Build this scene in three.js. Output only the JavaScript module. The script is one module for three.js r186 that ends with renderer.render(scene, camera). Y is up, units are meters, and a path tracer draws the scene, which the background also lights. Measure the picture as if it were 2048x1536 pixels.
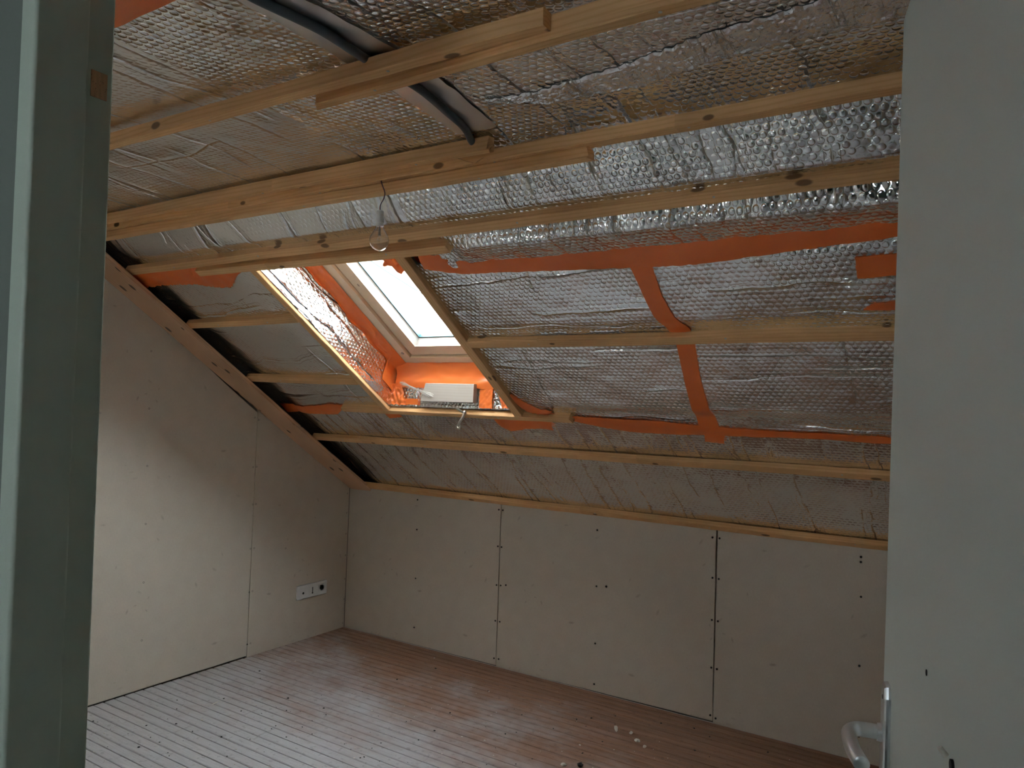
import * as THREE from 'three';
import { RoundedBoxGeometry } from 'three/addons/geometries/RoundedBoxGeometry.js';
import { mergeGeometries } from 'three/addons/utils/BufferGeometryUtils.js';
import { createNoise2D } from 'simplex-noise';

// ---------- camera, sky, exposure ----------
const scene = new THREE.Scene();
const camera = new THREE.PerspectiveCamera(54.58, 2048 / 1536, 0.02, 60);
{
  const yaw = -32.632 * Math.PI / 180, pitch = 1.822 * Math.PI / 180, roll = 1.991 * Math.PI / 180;
  const f = new THREE.Vector3(Math.sin(yaw) * Math.cos(pitch), Math.sin(pitch), -Math.cos(yaw) * Math.cos(pitch));
  const r = new THREE.Vector3().crossVectors(f, new THREE.Vector3(0, 1, 0)).normalize();
  const u = new THREE.Vector3().crossVectors(r, f);
  const r2 = r.clone().multiplyScalar(Math.cos(roll)).addScaledVector(u, Math.sin(roll));
  const u2 = u.clone().multiplyScalar(Math.cos(roll)).addScaledVector(r, -Math.sin(roll));
  camera.matrix.makeBasis(r2, u2, f.clone().negate());
  camera.quaternion.setFromRotationMatrix(camera.matrix);
  camera.position.set(3.3756, 1.4062, 3.4208);
}
scene.background = new THREE.Color(0.84, 0.94, 1.0);      // an even overcast sky
scene.backgroundIntensity = 1;
const renderer = new THREE.WebGLRenderer({ antialias: true });
renderer.toneMapping = THREE.LinearToneMapping;
renderer.toneMappingExposure = 30;
renderer.shadowMap.enabled = true;

// ---------- random, noise ----------
function rng(a) { return () => { a = (a + 0x6d2b79f5) | 0; let t = Math.imul(a ^ (a >>> 15), 1 | a); t = (t + Math.imul(t ^ (t >>> 7), 61 | t)) ^ t; return ((t ^ (t >>> 14)) >>> 0) / 4294967296; }; }
const R0 = rng(7), N2 = createNoise2D(rng(11)), N2b = createNoise2D(rng(23));
const ss = (a, b, x) => { const t = Math.min(1, Math.max(0, (x - a) / (b - a))); return t * t * (3 - 2 * t); };
const lerp = (a, b, t) => a + (b - a) * t;
const V = (x, y, z) => new THREE.Vector3(x, y, z);

// ---------- object bookkeeping ----------
const used = {};
function numbered(n) { const k = used[n] ?? 0; used[n] = k + 1; return k ? n + '_' + String(k).padStart(3, '0') : n; }
function tag(o, label, category, group) { o.userData.label = label; o.userData.category = category; if (group) o.userData.group = group; return o; }
function mesh(name, geo, mat, parent = scene) {
  const m = new THREE.Mesh(geo, mat); m.name = parent === scene ? numbered(name) : name; m.castShadow = m.receiveShadow = true; parent.add(m); return m;
}
function grp(name, pos, parent = scene) { const g = new THREE.Group(); g.name = parent === scene ? numbered(name) : name; if (pos) g.position.copy(pos); parent.add(g); return g; }
function struct(o) { o.userData.kind = 'structure'; return o; }
function box(x0, x1, y0, y1, z0, z1) { const g = new THREE.BoxGeometry(x1 - x0, y1 - y0, z1 - z0); g.translate((x0 + x1) / 2, (y0 + y1) / 2, (z0 + z1) / 2); return g; }
const merge = (list) => mergeGeometries(list.map((g) => { const q = g.index ? g.toNonIndexed() : g; for (const k of Object.keys(q.attributes)) if (!['position', 'normal', 'uv'].includes(k)) q.deleteAttribute(k); return q; }));

// ---------- textures ----------
function dataTex(data, w, h, srgb) {
  const t = new THREE.DataTexture(data, w, h, THREE.RGBAFormat); t.wrapS = t.wrapT = THREE.RepeatWrapping; t.magFilter = THREE.LinearFilter; t.minFilter = THREE.LinearMipmapLinearFilter;
  t.generateMipmaps = true; if (srgb) t.colorSpace = THREE.SRGBColorSpace; t.needsUpdate = true; return t;
}
const toS = (c) => 255 * (c <= 0.0031308 ? c * 12.92 : 1.055 * Math.pow(Math.max(c, 0), 1 / 2.4) - 0.055);
function colorTex(w, h, fn) {
  const d = new Uint8Array(w * h * 4);
  for (let j = 0; j < h; j++) for (let i = 0; i < w; i++) { const c = fn(i, j), k = (j * w + i) * 4; d[k] = toS(c[0]); d[k + 1] = toS(c[1]); d[k + 2] = toS(c[2]); d[k + 3] = 255; }
  return dataTex(d, w, h, true);
}
// periodic value noise on a small lattice, for tiling height fields
function lattice(n, seed) { const r = rng(seed), a = new Float32Array(n * n).map(() => r() * 2 - 1); return (x, y) => { x *= n; y *= n; const i = Math.floor(x), j = Math.floor(y); let f = x - i, g = y - j; f = f * f * (3 - 2 * f); g = g * g * (3 - 2 * g); const A = (p, q) => a[((q % n + n) % n) * n + ((p % n + n) % n)]; return lerp(lerp(A(i, j), A(i + 1, j), f), lerp(A(i, j + 1), A(i + 1, j + 1), f), g); }; }
const FT = 1.6, FN = 2048;           // foil tile: 1.6 m over 2048 texels
// heights in mm; v runs along the roof slope, u along the ridge
function foilTex({ bubble, radius = 0.0082, small, creases, cross = 0, seed, crumple = 0, slant = 0.06 }) {
  const h = new Float32Array(FN * FN), px = FT / FN * 1000, r = rng(seed);
  const nA = lattice(9, seed + 1), nB = lattice(34, seed + 2), nC = lattice(130, seed + 3), nAmp = lattice(14, seed + 5);
  for (let j = 0; j < FN; j++) for (let i = 0; i < FN; i++) {
    const x = i / FN, y = j / FN;
    h[j * FN + i] = nA(x, y) * 4 * small + nB(x, y) * 1.1 * small + nC(x, y) * 0.22 * small + (crumple ? crumple * (Math.abs(nB(x, y)) * 5 + Math.abs(nC(y, x)) * 1.1) : 0);
  }
  // bubbles on a hexagonal grid
  const cols = 80, rows = 92, a = FN / cols, b = FN / rows, rad = radius * 1000 / px;
  for (let q = 0; q < rows; q++) for (let p = 0; p < cols; p++) {
    const cx = (p + (q % 2) / 2) * a + (r() - 0.5) * 1.0, cy = (q + 0.5) * b + (r() - 0.5) * 1.0, amp = bubble * (0.55 + 0.75 * r()) * (0.75 + 0.5 * nAmp(cx / FN, cy / FN));
    const tx = (r() - 0.5) * 0.06 * bubble, ty = (r() - 0.5) * 0.06 * bubble;
    for (let j = Math.floor(cy - rad); j <= cy + rad; j++) for (let i = Math.floor(cx - rad); i <= cx + rad; i++) {
      const d = Math.hypot(i - cx, j - cy) / rad; if (d >= 1) continue;
      h[((j + FN) % FN) * FN + (i + FN) % FN] += (amp + tx * (i - cx) + ty * (j - cy)) * Math.sqrt(1 - d * d);
    }
  }
  // creases: thin folds along v (and some along u)
  const fold = (alongV, c0, from, len, amp, wd, seedK, sl) => {
    const reach = Math.ceil(wd * 4 / px);
    for (let t = 0; t < len; t++) {
      const k = from + t, e = Math.min(1, t / 90, (len - t) / 90), wob = nA(seedK, k / FN) * 26 + nB(seedK * 0.37, k / FN) * 7 + nC(seedK, k / FN) * 1.6 + sl * t, c = c0 + wob, A = amp * e * (0.75 + 0.5 * nB(k / FN, seedK));
      for (let o = -reach; o <= reach; o++) {
        const q = Math.round(c) + o, d = (q - c) * px, i = alongV ? q : k, j = alongV ? k : q;
        h[((j % FN) + FN) % FN * FN + ((i % FN) + FN) % FN] += A * Math.exp(-Math.abs(d) / wd) + 0.35 * A * (d / wd) * Math.exp(-Math.abs(d) / (wd * 2.2));
      }
    }
  };
  for (let k = 0; k < creases; k++) fold(true, (k + r() * 0.9) / creases * FN, r() * FN | 0, (500 + 1500 * r()) | 0, (r() < 0.55 ? -1 : 1) * (3.5 + 5.5 * r()), 3.2 + 3.6 * r(), r(), (r() - 0.5) * slant);
  for (let k = 0; k < cross; k++) fold(false, (k + r() * 0.9) / cross * FN, r() * FN | 0, (250 + 1100 * r()) | 0, (r() < 0.4 ? -1 : 1) * (3 + 5 * r()), 2.8 + 3.2 * r(), r(), (r() - 0.5) * 0.05);
  const d = new Uint8Array(FN * FN * 4);
  for (let j = 0; j < FN; j++) {
    const jm = ((j + FN - 1) % FN) * FN, jp = ((j + 1) % FN) * FN;
    for (let i = 0; i < FN; i++) {
      const gx = (h[j * FN + (i + 1) % FN] - h[j * FN + (i + FN - 1) % FN]) / (2 * px), gy = (h[jp + i] - h[jm + i]) / (2 * px), l = 127 / Math.hypot(gx, gy, 1), k = (j * FN + i) * 4;
      d[k] = 128 - gx * l; d[k + 1] = 128 - gy * l; d[k + 2] = 128 + l; d[k + 3] = 255;
    }
  }
  return dataTex(d, FN, FN, false);
}
const foilMat = (o, rough, tint = [0.91, 0.935, 0.945]) => new THREE.MeshStandardMaterial({ color: new THREE.Color().setRGB(...tint), metalness: 1, roughness: rough, normalMap: foilTex(o), side: THREE.DoubleSide });
const M = {};
M.foilBumpy = foilMat({ bubble: 3.0, small: 2.2, creases: 26, cross: 2, seed: 101 }, 0.11);
M.foilSmooth = foilMat({ bubble: 0.9, small: 0.9, creases: 24, cross: 2, seed: 202, slant: 0.22 }, 0.25);
M.foilMid = foilMat({ bubble: 2.4, small: 2.2, creases: 5, cross: 34, seed: 303 }, 0.12);
M.foilLow = foilMat({ bubble: 1.2, small: 0.5, creases: 44, cross: 1, seed: 404, slant: 0.12 }, 0.18, [0.86, 0.85, 0.845]);
M.foilPlain = new THREE.MeshStandardMaterial({ color: new THREE.Color().setRGB(0.86, 0.86, 0.86), metalness: 1, roughness: 0.33, side: THREE.DoubleSide });
// wood
function woodTex(seed, base, dark, knotsN, knotCol, ringScale) {
  const W = 2048, H = 512, r = rng(seed), n1 = createNoise2D(rng(seed + 1)), n2 = createNoise2D(rng(seed + 2)), knots = [];
  for (let k = 0; k < knotsN; k++) knots.push([r() * W, r() * H, 5 + 9 * r()]);
  return colorTex(W, H, (i, j) => {
    let y = j / H * 0.4, x = i / W * 1.6, kd = 0, bend = 0;
    for (const [kx, ky, kr] of knots) { let dx = Math.abs(i - kx); dx = Math.min(dx, W - dx) * 0.8; let dy = j - ky; if (dy > H / 2) dy -= H; if (dy < -H / 2) dy += H; const d = Math.hypot(dx * 0.62, dy) / kr; if (d < 6) { bend += Math.exp(-d * d / 5) * Math.sign(dy) * 0.006; kd = Math.max(kd, 1 - ss(0.75, 1.25, d)); } }
    const wob = n1(x * 1.3, y * 9) * 0.007 + bend, rings = Math.pow(0.5 + 0.5 * Math.sin((y + wob) * ringScale), 3), fine = n2(x * 14, y * 900) * 0.5 + 0.5, pores = n2(x * 40 + 9, y * 1800) > 0.7 ? 1 : 0;
    const t = Math.min(1, rings * 0.55 + fine * 0.3 + pores * 0.12), v = 1 + 0.1 * n1(x * 2.3 + 5, y * 3);
    return [0, 1, 2].map((c) => lerp(lerp(base[c], dark[c], t) * v, knotCol[c], kd * 0.85));
  });
}
M.pine = new THREE.MeshStandardMaterial({ map: woodTex(31, [0.84, 0.5, 0.235], [0.7, 0.37, 0.14], 13, [0.14, 0.065, 0.025], 520), roughness: 0.72 });
M.redPine = new THREE.MeshStandardMaterial({ map: woodTex(47, [0.76, 0.47, 0.29], [0.56, 0.31, 0.17], 22, [0.045, 0.02, 0.012], 430), roughness: 0.6 });
M.frameWood = new THREE.MeshStandardMaterial({ map: woodTex(53, [0.85, 0.69, 0.5], [0.7, 0.5, 0.32], 2, [0.3, 0.16, 0.08], 700), roughness: 0.45 });
M.greyWood = new THREE.MeshStandardMaterial({ map: woodTex(61, [0.44, 0.38, 0.32], [0.4, 0.34, 0.28], 4, [0.2, 0.14, 0.1], 500), roughness: 0.85 });
M.endGrain = new THREE.MeshStandardMaterial({ color: new THREE.Color().setRGB(0.3, 0.15, 0.07), roughness: 0.9 });
// plasterboard paper with faint smudges
const smudge = []; { const r = rng(77); for (let k = 0; k < 26; k++) smudge.push([r(), r(), 0.004 + 0.012 * r(), r() * 6.28, 0.1 + 0.25 * r()]); }
M.board = new THREE.MeshStandardMaterial({ roughness: 0.93, map: colorTex(1024, 1024, (i, j) => {
  const x = i / 1024, y = j / 1024; let s = 0.012 * N2(x * 9, y * 9) + 0.01 * N2(x * 90, y * 90) + 0.014 * N2(x * 420, y * 30);
  for (const [a, b, w, q, k] of smudge) { const dx = x - a, dy = y - b, u = dx * Math.cos(q) + dy * Math.sin(q), v = -dx * Math.sin(q) + dy * Math.cos(q), d = Math.hypot(u / w, v / (w * 0.4)); if (d < 1.6) s -= k * (1 - ss(0.2, 1.6, d)) * (0.5 + 0.5 * N2(x * 300, y * 300)); }
  return [0.66 + s, 0.585 + s, 0.485 + s * 0.9];
}) });
M.core = new THREE.MeshStandardMaterial({ color: new THREE.Color().setRGB(0.16, 0.14, 0.12), roughness: 1 });
M.dark = new THREE.MeshStandardMaterial({ color: new THREE.Color().setRGB(0.012, 0.011, 0.01), roughness: 0.7 });
M.tape = new THREE.MeshPhysicalMaterial({ color: new THREE.Color().setRGB(0.92, 0.2, 0.035), roughness: 0.42, clearcoat: 0.35, clearcoatRoughness: 0.22, side: THREE.DoubleSide });
// floor: bleached, dusty softwood, redder near the knee wall
M.floor = new THREE.MeshStandardMaterial({ roughness: 0.62, map: colorTex(2048, 2048, (i, j) => {
  const x = i / 512, z = j / 512, f = N2b(x * 7, z * 130) * 0.5 + 0.5, g = N2b(x * 1.1 + 40, z * 22) * 0.5 + 0.5, n = N2(x * 1.1, z * 1.6) * 0.3 + N2(x * 3.4, z * 4.2) * 0.2 + N2(x * 13, z * 17) * 0.12;
  let dust = ss(0.0, 1.35, z - 0.16 * (x - 0.4) + n * 0.9) * 0.9;
  const st = N2b(x * 24, z * 26) > 0.72 ? 0.82 : 1, sp = N2(x * 60, z * 60) > 0.86 ? 0.7 : 1;
  const w = [lerp(0.36, 0.26, f) * (0.8 + 0.4 * g), lerp(0.2, 0.135, f) * (0.8 + 0.4 * g), lerp(0.125, 0.08, f) * (0.8 + 0.4 * g)], du = [0.6, 0.6, 0.61];
  return w.map((c, k) => lerp(c, du[k] * (0.86 + 0.2 * f), dust) * st * sp);
}) });
M.door = new THREE.MeshStandardMaterial({ color: new THREE.Color().setRGB(0.7, 0.755, 0.7), roughness: 0.5 });
M.jamb = new THREE.MeshStandardMaterial({ color: new THREE.Color().setRGB(0.6, 0.68, 0.58), roughness: 0.55 });
M.whiteWall = new THREE.MeshStandardMaterial({ color: new THREE.Color().setRGB(0.72, 0.7, 0.66), roughness: 0.9 });
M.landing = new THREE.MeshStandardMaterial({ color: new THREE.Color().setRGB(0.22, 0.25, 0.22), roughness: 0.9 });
M.white = new THREE.MeshStandardMaterial({ color: new THREE.Color().setRGB(0.8, 0.8, 0.78), roughness: 0.3 });
M.whitePaint = new THREE.MeshStandardMaterial({ color: new THREE.Color().setRGB(0.72, 0.7, 0.66), roughness: 0.4 });
M.alu = new THREE.MeshStandardMaterial({ color: new THREE.Color().setRGB(0.8, 0.83, 0.85), metalness: 1, roughness: 0.3 });
M.steel = new THREE.MeshStandardMaterial({ color: new THREE.Color().setRGB(0.6, 0.57, 0.5), metalness: 1, roughness: 0.35 });
M.glass = new THREE.MeshPhysicalMaterial({ transmission: 1, thickness: 0, roughness: 0.0, ior: 1.45, color: 0xffffff });
M.bulbGlass = new THREE.MeshPhysicalMaterial({ transmission: 1, thickness: 0.001, roughness: 0.0, ior: 1.5, color: 0xffffff });
M.gasket = new THREE.MeshStandardMaterial({ color: new THREE.Color().setRGB(0.03, 0.1, 0.11), roughness: 0.5 });
M.conduit = new THREE.MeshStandardMaterial({ color: new THREE.Color().setRGB(0.08, 0.105, 0.125), roughness: 0.42 });
M.chip = new THREE.MeshStandardMaterial({ color: new THREE.Color().setRGB(0.72, 0.68, 0.6), roughness: 0.9 });
M.orangeWire = new THREE.MeshStandardMaterial({ color: new THREE.Color().setRGB(0.4, 0.11, 0.04), roughness: 0.5 });
M.blueWire = new THREE.MeshStandardMaterial({ color: new THREE.Color().setRGB(0.02, 0.03, 0.09), roughness: 0.5 });
M.paper = new THREE.MeshStandardMaterial({ color: new THREE.Color().setRGB(0.6, 0.5, 0.38), roughness: 0.95, side: THREE.DoubleSide });

// ---------- roof geometry ----------
const TH = 33.703 * Math.PI / 180, SN = Math.sin(TH), CS = Math.cos(TH), H0 = 0.86, TAN = Math.tan(TH);
const KNEE = 2.187, KB = 0.085, WREF = 0.055, PST = 0.002, P0 = -0.2;
const prof = []; { let y = H0 + P0 * SN + WREF * CS, z = P0 * CS - WREF * SN; for (let s = P0; s < 3.4; s += PST) { const a = TH * (1 - ss(KNEE - KB, KNEE + KB, s)); prof.push([y, z, a]); y += Math.sin(a) * PST; z += Math.cos(a) * PST; } }
function rp(x, s, w) { const q = (s - P0) / PST, i = Math.max(0, Math.min(prof.length - 2, Math.floor(q))), t = q - i, A = prof[i], B = prof[i + 1], a = lerp(A[2], B[2], t); return V(x, lerp(A[1 - 1], B[0], t) + Math.cos(a) * (w - WREF), lerp(A[1], B[1], t) - Math.sin(a) * (w - WREF)); }
const YFLAT = prof[prof.length - 1][0];
const sOfZ = (z) => { let i = 0; while (i < prof.length - 1 && prof[i][1] < z) i++; return P0 + i * PST; };
const battenS = [0.02, 0.57, 0.865, 1.365, 1.92, 2.165, 2.235, 2.66];
// how far the foil lies above the plank's underside
function foilW(x, s) {
  let w = s < 2.05 ? 0.0525 - 0.011 * (1 - ss(0.05, 0.2, s)) : 0.0525, dB = 9; for (const b of battenS) dB = Math.min(dB, Math.abs(s - b));
  const free = ss(0.02, 0.13, dB);
  w += free * (0.004 * N2(x * 1.7, s * 2.3) + 0.0012 * N2b(x * 5, s * 5.5) - 0.003);
  w += 0.0004 * N2(x * 15, s * 8);
  if (s > 1.95 && s < 2.15) w -= (0.012 + 0.012 * ss(0.6, 1.6, x)) * ss(1.95, 1.99, s) * (1 - ss(1.95, 2.15, s)) * 1.25;   // pillow between the two middle battens
  w += 0.05 * Math.pow(1 - ss(0.1, 0.36, x), 2) * (1 - 0.8 * ss(1.95, 2.2, s));
  if (s > 2.0) w += 0.034 * ss(2.05, 2.6, s);
  if (x > 1.68 && s > 0.88 && s < 1.72) { const e = ss(1.72, 1.9, x); w -= e * (0.02 * ss(0.89, 0.98, s) * (1 - ss(0.94, 1.335, s)) + 0.011 * ss(1.4, 1.46, s) * (1 - ss(1.43, 1.7, s))); }   // sagging bays right of the skylight
  if (x > 1.84 && s > 1.7 && s < 1.96) { // the upper sheet bulges out below its last batten and folds back to the tape
    const pk = 1.875 + 0.006 * N2(x * 4, 3), lipW = s < pk ? lerp(0.057, 0.004, Math.pow(ss(1.72, pk, s) * 0.35 + 0.65 * Math.min(1, Math.max(0, (s - 1.745) / (pk - 1.745))), 1.1)) : lerp(0.004, 0.0525, ss(pk - 0.01, 1.945, s));
    w = lerp(w, lipW + 0.0025 * N2(x * 14, s * 20), ss(1.84, 2.0, x));
  }
  return w;
}
function gridGeo(nx, ns, at, uvAt) {
  const P = [], U = [], I = [];
  for (let j = 0; j <= ns; j++) for (let i = 0; i <= nx; i++) { const p = at(i / nx, j / ns), t = uvAt(i / nx, j / ns); P.push(p.x, p.y, p.z); U.push(t[0], t[1]); }
  for (let j = 0; j < ns; j++) for (let i = 0; i < nx; i++) { const a = j * (nx + 1) + i; I.push(a, a + 1, a + nx + 2, a, a + nx + 2, a + nx + 1); }
  const g = new THREE.BufferGeometry(); g.setAttribute('position', new THREE.Float32BufferAttribute(P, 3)); g.setAttribute('uv', new THREE.Float32BufferAttribute(U, 2)); g.setIndex(I); g.computeVertexNormals(); return g;
}
function sheet(x0, x1, s0, s1, mat, label, o = {}) {
  const st = o.step ?? 0.012, nx = Math.max(4, Math.round((x1 - x0) / st)), ns = Math.max(4, Math.round((s1 - s0) / st)), r = rng(o.seed ?? 5), ox = r(), oy = r(), lift = o.lift ?? 0;
  const X = (a) => lerp(x0, x1, a), S = (b) => lerp(s0, s1, b);
  const g = gridGeo(nx, ns, (a, b) => rp(X(a), S(b), foilW(X(a), S(b)) - lift), (a, b) => o.turn ? [S(b) / FT + ox, -X(a) / FT + oy] : [X(a) / FT + ox, S(b) / FT + oy]);
  return tag(mesh('foil_insulation_sheet', g, mat), label, 'insulation', 'foil insulation sheets under the roof');
}
sheet(0.0, 1.845, 1.86, sOfZ(2.64), M.foilSmooth, 'smoother silver foil insulation at the left end of the flat ceiling, beside the door frame', { seed: 1 });
sheet(1.83, 3.76, 1.745, sOfZ(2.645), M.foilBumpy, 'large bubbly silver foil insulation across the upper ceiling, bulging above the long orange tape', { seed: 2, lift: 0.002, step: 0.01 });
sheet(0.0, 0.95, 0.8, 1.9, M.foilSmooth, 'silver foil insulation on the slope between the left gable plank and the skylight', { seed: 3, turn: true });
sheet(1.69, 2.54, 0.8, 1.78, M.foilMid, 'bubbly silver foil insulation between the skylight and the upright orange tape', { seed: 4 });
sheet(2.52, 3.76, 0.8, 1.79, M.foilMid, 'bubbly silver foil insulation right of the upright orange tape, running to the door', { seed: 5, lift: 0.0015 });
sheet(0.0, 3.76, -0.03, 0.83, M.foilLow, 'lowest silver foil insulation with slanting creases, just above the knee wall', { seed: 6, lift: 0.001 });

// conduit with its smooth foil strip
const conduitPts = [[2.247, 2.75], [2.254, 2.6], [2.27, 2.43], [2.262, 2.34], [2.256, 2.27], [2.268, 2.14], [2.255, 2.0], [2.242, 1.915], [2.213, 1.845], [2.205, 1.8]];
{
  const X0 = [2.218, 2.208, 2.2, 2.197, 2.2], X1 = [2.29, 2.318, 2.325, 2.322, 2.31];
  const sA = sOfZ(1.87), sB = sOfZ(2.68), at = (arr, b) => { const q = (1 - b) * (arr.length - 1), i = Math.min(arr.length - 2, Math.floor(q)); return lerp(arr[i], arr[i + 1], q - i); };
  const g = gridGeo(14, 90, (a, b) => { const s = lerp(sA, sB, b), x = lerp(at(X0, b) - 0.012, at(X1, b), a), edge = Math.min(a, 1 - a); return rp(x, s, foilW(x, s) - 0.007 - 0.002 * ss(0, 0.12, edge) + 0.002 * N2(x * 30, s * 12)); }, (a, b) => [lerp(0, 0.11, a) / FT + 0.3, lerp(sA, sB, b) / FT]);
  tag(mesh('foil_strip', g, M.foilPlain), 'narrow smooth silver foil strip running behind the dark conduit on the ceiling', 'foil strip');
  const c = new THREE.CatmullRomCurve3(conduitPts.map(([x, z]) => { const s = sOfZ(z), p = rp(x, s, foilW(2.26, s) - 0.0195); if (z < 1.9) p.y += 0.002; return p; }));
  tag(mesh('conduit_pipe', new THREE.TubeGeometry(c, 90, 0.0098, 14), M.conduit), 'dark blue-grey plastic conduit running along the ceiling foil and behind the roof battens', 'conduit');
}
// crumpled foil joint on the upper sheet
{
  const mid = [[2.36, 1.99], [2.5, 1.95], [2.73, 1.955], [2.9, 1.995], [3.08, 2.0], [3.25, 2.0], [3.75, 2.0]], wd = [0.004, 0.03, 0.05, 0.05, 0.055, 0.06, 0.06];
  const at = (t) => { const q = t * (mid.length - 1), i = Math.min(mid.length - 2, Math.floor(q)), f = q - i; return [lerp(mid[i][0], mid[i + 1][0], f), lerp(mid[i][1], mid[i + 1][1], f), lerp(wd[i], wd[i + 1], f)]; };
  const g = gridGeo(360, 26, (a, b) => { const [x, z, w] = at(a), zz = z + (b - 0.5) * 2 * w + 0.006 * N2(x * 30, b * 3) , s = sOfZ(zz), rid = Math.abs(N2(x * 26 + zz * 30, zz * 70)) * 0.0042 + Math.abs(N2b(x * 70, zz * 110)) * 0.002, rim = 0.003 * Math.exp(-Math.pow((Math.abs(b - 0.5) - 0.42) / 0.06, 2)) * (0.5 + N2b(x * 40, 4) * 0.5); return rp(x, s, foilW(x, s) - 0.0035 - ss(0, 0.1, Math.min(b, 1 - b)) * rid - rim); }, (a, b) => [a * 0.9, b * 0.07]);
  tag(mesh('foil_joint_strip', g, M.foilSmooth), 'crumpled shiny foil joint zigzagging across the upper right ceiling insulation', 'foil strip');
}

// ---------- battens ----------
function beamGeo(len, wid, dep, seed, o = {}) {
  const r = rng(seed), n = Math.max(2, Math.round(len / 0.05)), c = 0.0022, ox = r() * 5, oy = r() * 5;
  const pr = [[c, 0], [wid - c, 0], [wid, c], [wid, dep - c], [wid - c, dep], [c, dep], [0, dep - c], [0, c]], m = pr.length, P = [], U = [], I = [];   // (z, y)
  let per = [0]; for (let k = 0; k < m; k++) { const a = pr[k], b = pr[(k + 1) % m]; per.push(per[k] + Math.hypot(a[0] - b[0], a[1] - b[1])); }
  const n1 = createNoise2D(rng(seed + 1)), skew = (z, y, e) => (e ? (o.endSkew ?? 0) : (o.startSkew ?? 0)) * z;
  for (let i = 0; i <= n; i++) for (let k = 0; k <= m; k++) {
    const q = pr[k % m], t = i / n; let x = len * t; if (i === 0) x += skew(q[0], q[1], 0); if (i === n) x -= skew(q[0], q[1], 1);
    const jig = (i ? 1 : 0) * 0.0007; P.push(x, q[1] + jig * n1(x * 9, k % m) + (o.bow ?? 0.002) * n1(x * 0.9, 50), q[0] + jig * n1(x * 8, k % m + 20) + (o.bow ?? 0.002) * n1(x * 0.8, 90)); U.push(x / 1.6 + ox, per[k] / 0.4 + oy);
  }
  for (let i = 0; i < n; i++) for (let k = 0; k < m; k++) { const a = i * (m + 1) + k, b = a + m + 1; I.push(a, b, a + 1, b, b + 1, a + 1); }
  for (const e of [0, 1]) { const row = e ? n : 0, base = P.length / 3, br = (e ? o.brokenEnd : 0) ? 1 : 0; let cx = 0, cy = 0, cz = 0; for (let k = 0; k < m; k++) { const a = (row * (m + 1) + k) * 3; if (br) P[a] += (r() - 0.6) * 0.014; cx += P[a] / m; cy += P[a + 1] / m; cz += P[a + 2] / m; P.push(P[a], P[a + 1], P[a + 2]); U.push(ox + pr[k][0], oy + pr[k][1] * 4); } P.push(cx + (br ? 0.012 : 0), cy, cz); U.push(ox + 0.01, oy + 0.05); for (let k = 0; k < m; k++) I.push(...(e ? [base + m, base + (k + 1) % m, base + k] : [base + m, base + k, base + (k + 1) % m])); }
  const g = new THREE.BufferGeometry(); g.setAttribute('position', new THREE.Float32BufferAttribute(P, 3)); g.setAttribute('uv', new THREE.Float32BufferAttribute(U, 2)); g.setIndex(I); const h = g.toNonIndexed(); h.computeVertexNormals(); return h;
}
// origin is the lower corner on the room face; up points away from the room
function place(o, a, b, up) { const ex = b.clone().sub(a).normalize(), ez = new THREE.Vector3().crossVectors(ex, up).normalize(), ey = new THREE.Vector3().crossVectors(ez, ex); o.quaternion.setFromRotationMatrix(new THREE.Matrix4().makeBasis(ex, ey, ez)); o.position.copy(a); return o; }
const NUP = V(0, CS, -SN), SUP = V(0, SN, CS), UP = V(0, 1, 0);
const sp = (x, s, w) => V(x, H0 + s * SN + w * CS, s * CS - w * SN);
let bs = 900;
const BG = 'softwood roof battens';
function batten(a, b, wid, dep, up, label, o = {}) { const m = mesh(o.name ?? 'roof_batten', beamGeo(a.distanceTo(b), wid, dep, o.seed ?? (bs += 13), o), o.mat ?? M.pine); place(m, a, b, up); return tag(m, label, o.category ?? 'batten', o.group ?? BG); }
batten(sp(0.15, 0.012, 0.012), sp(3.75, 0.004, 0.012), 0.041, 0.026, NUP, 'lowest long batten, lying along the top of the knee wall');
batten(sp(0.155, 0.543, 0.025), sp(3.75, 0.556, 0.025), 0.041, 0.024, NUP, 'long batten between the knee wall top and the orange tape below the skylight');
batten(sp(0.16, 1.102, 0.025), sp(0.908, 1.088, 0.025), 0.043, 0.025, NUP, 'short batten left of the skylight, the lower of two there');
batten(sp(0.16, 1.529, 0.025), sp(0.91, 1.535, 0.025), 0.039, 0.026, NUP, 'short batten left of the skylight, the upper of two there');
batten(sp(1.702, 1.346, 0.025), sp(3.75, 1.346, 0.025), 0.039, 0.026, NUP, 'batten right of the skylight, crossed by the upright orange tape');
batten(sp(0.63, 0.858, 0.025), sp(1.935, 0.846, 0.025), 0.029, 0.03, NUP, 'short thin batten forming the sill below the skylight opening', { endSkew: 0.35, seed: 3310 });
batten(sp(0.15, 1.898, 0.025), sp(3.75, 1.918, 0.025), 0.036, 0.029, NUP, 'long batten directly above the skylight, in front of the hanging bulb');
batten(sp(0.632, 1.866, 0.0085), sp(1.915, 1.851, 0.006), 0.033, 0.044, NUP, 'shorter batten heading the skylight, fixed beneath the long one above it', { seed: 4242 });
batten(sp(0.951, 0.888, 0.026), sp(0.951, 1.862, 0.026), 0.037, 0.027, NUP, 'sloping trimmer batten along the left side of the skylight');
batten(sp(1.7, 0.877, 0.026), sp(1.703, 1.862, 0.026), 0.041, 0.03, NUP, 'sloping trimmer batten along the right side of the skylight, over the glass');
batten(V(0.0, 2.08, 1.816), V(2.262, 2.08, 1.815), 0.027, 0.038, UP, 'batten with splintered end stopping just below the lower end of the conduit', { brokenEnd: true });
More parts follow.
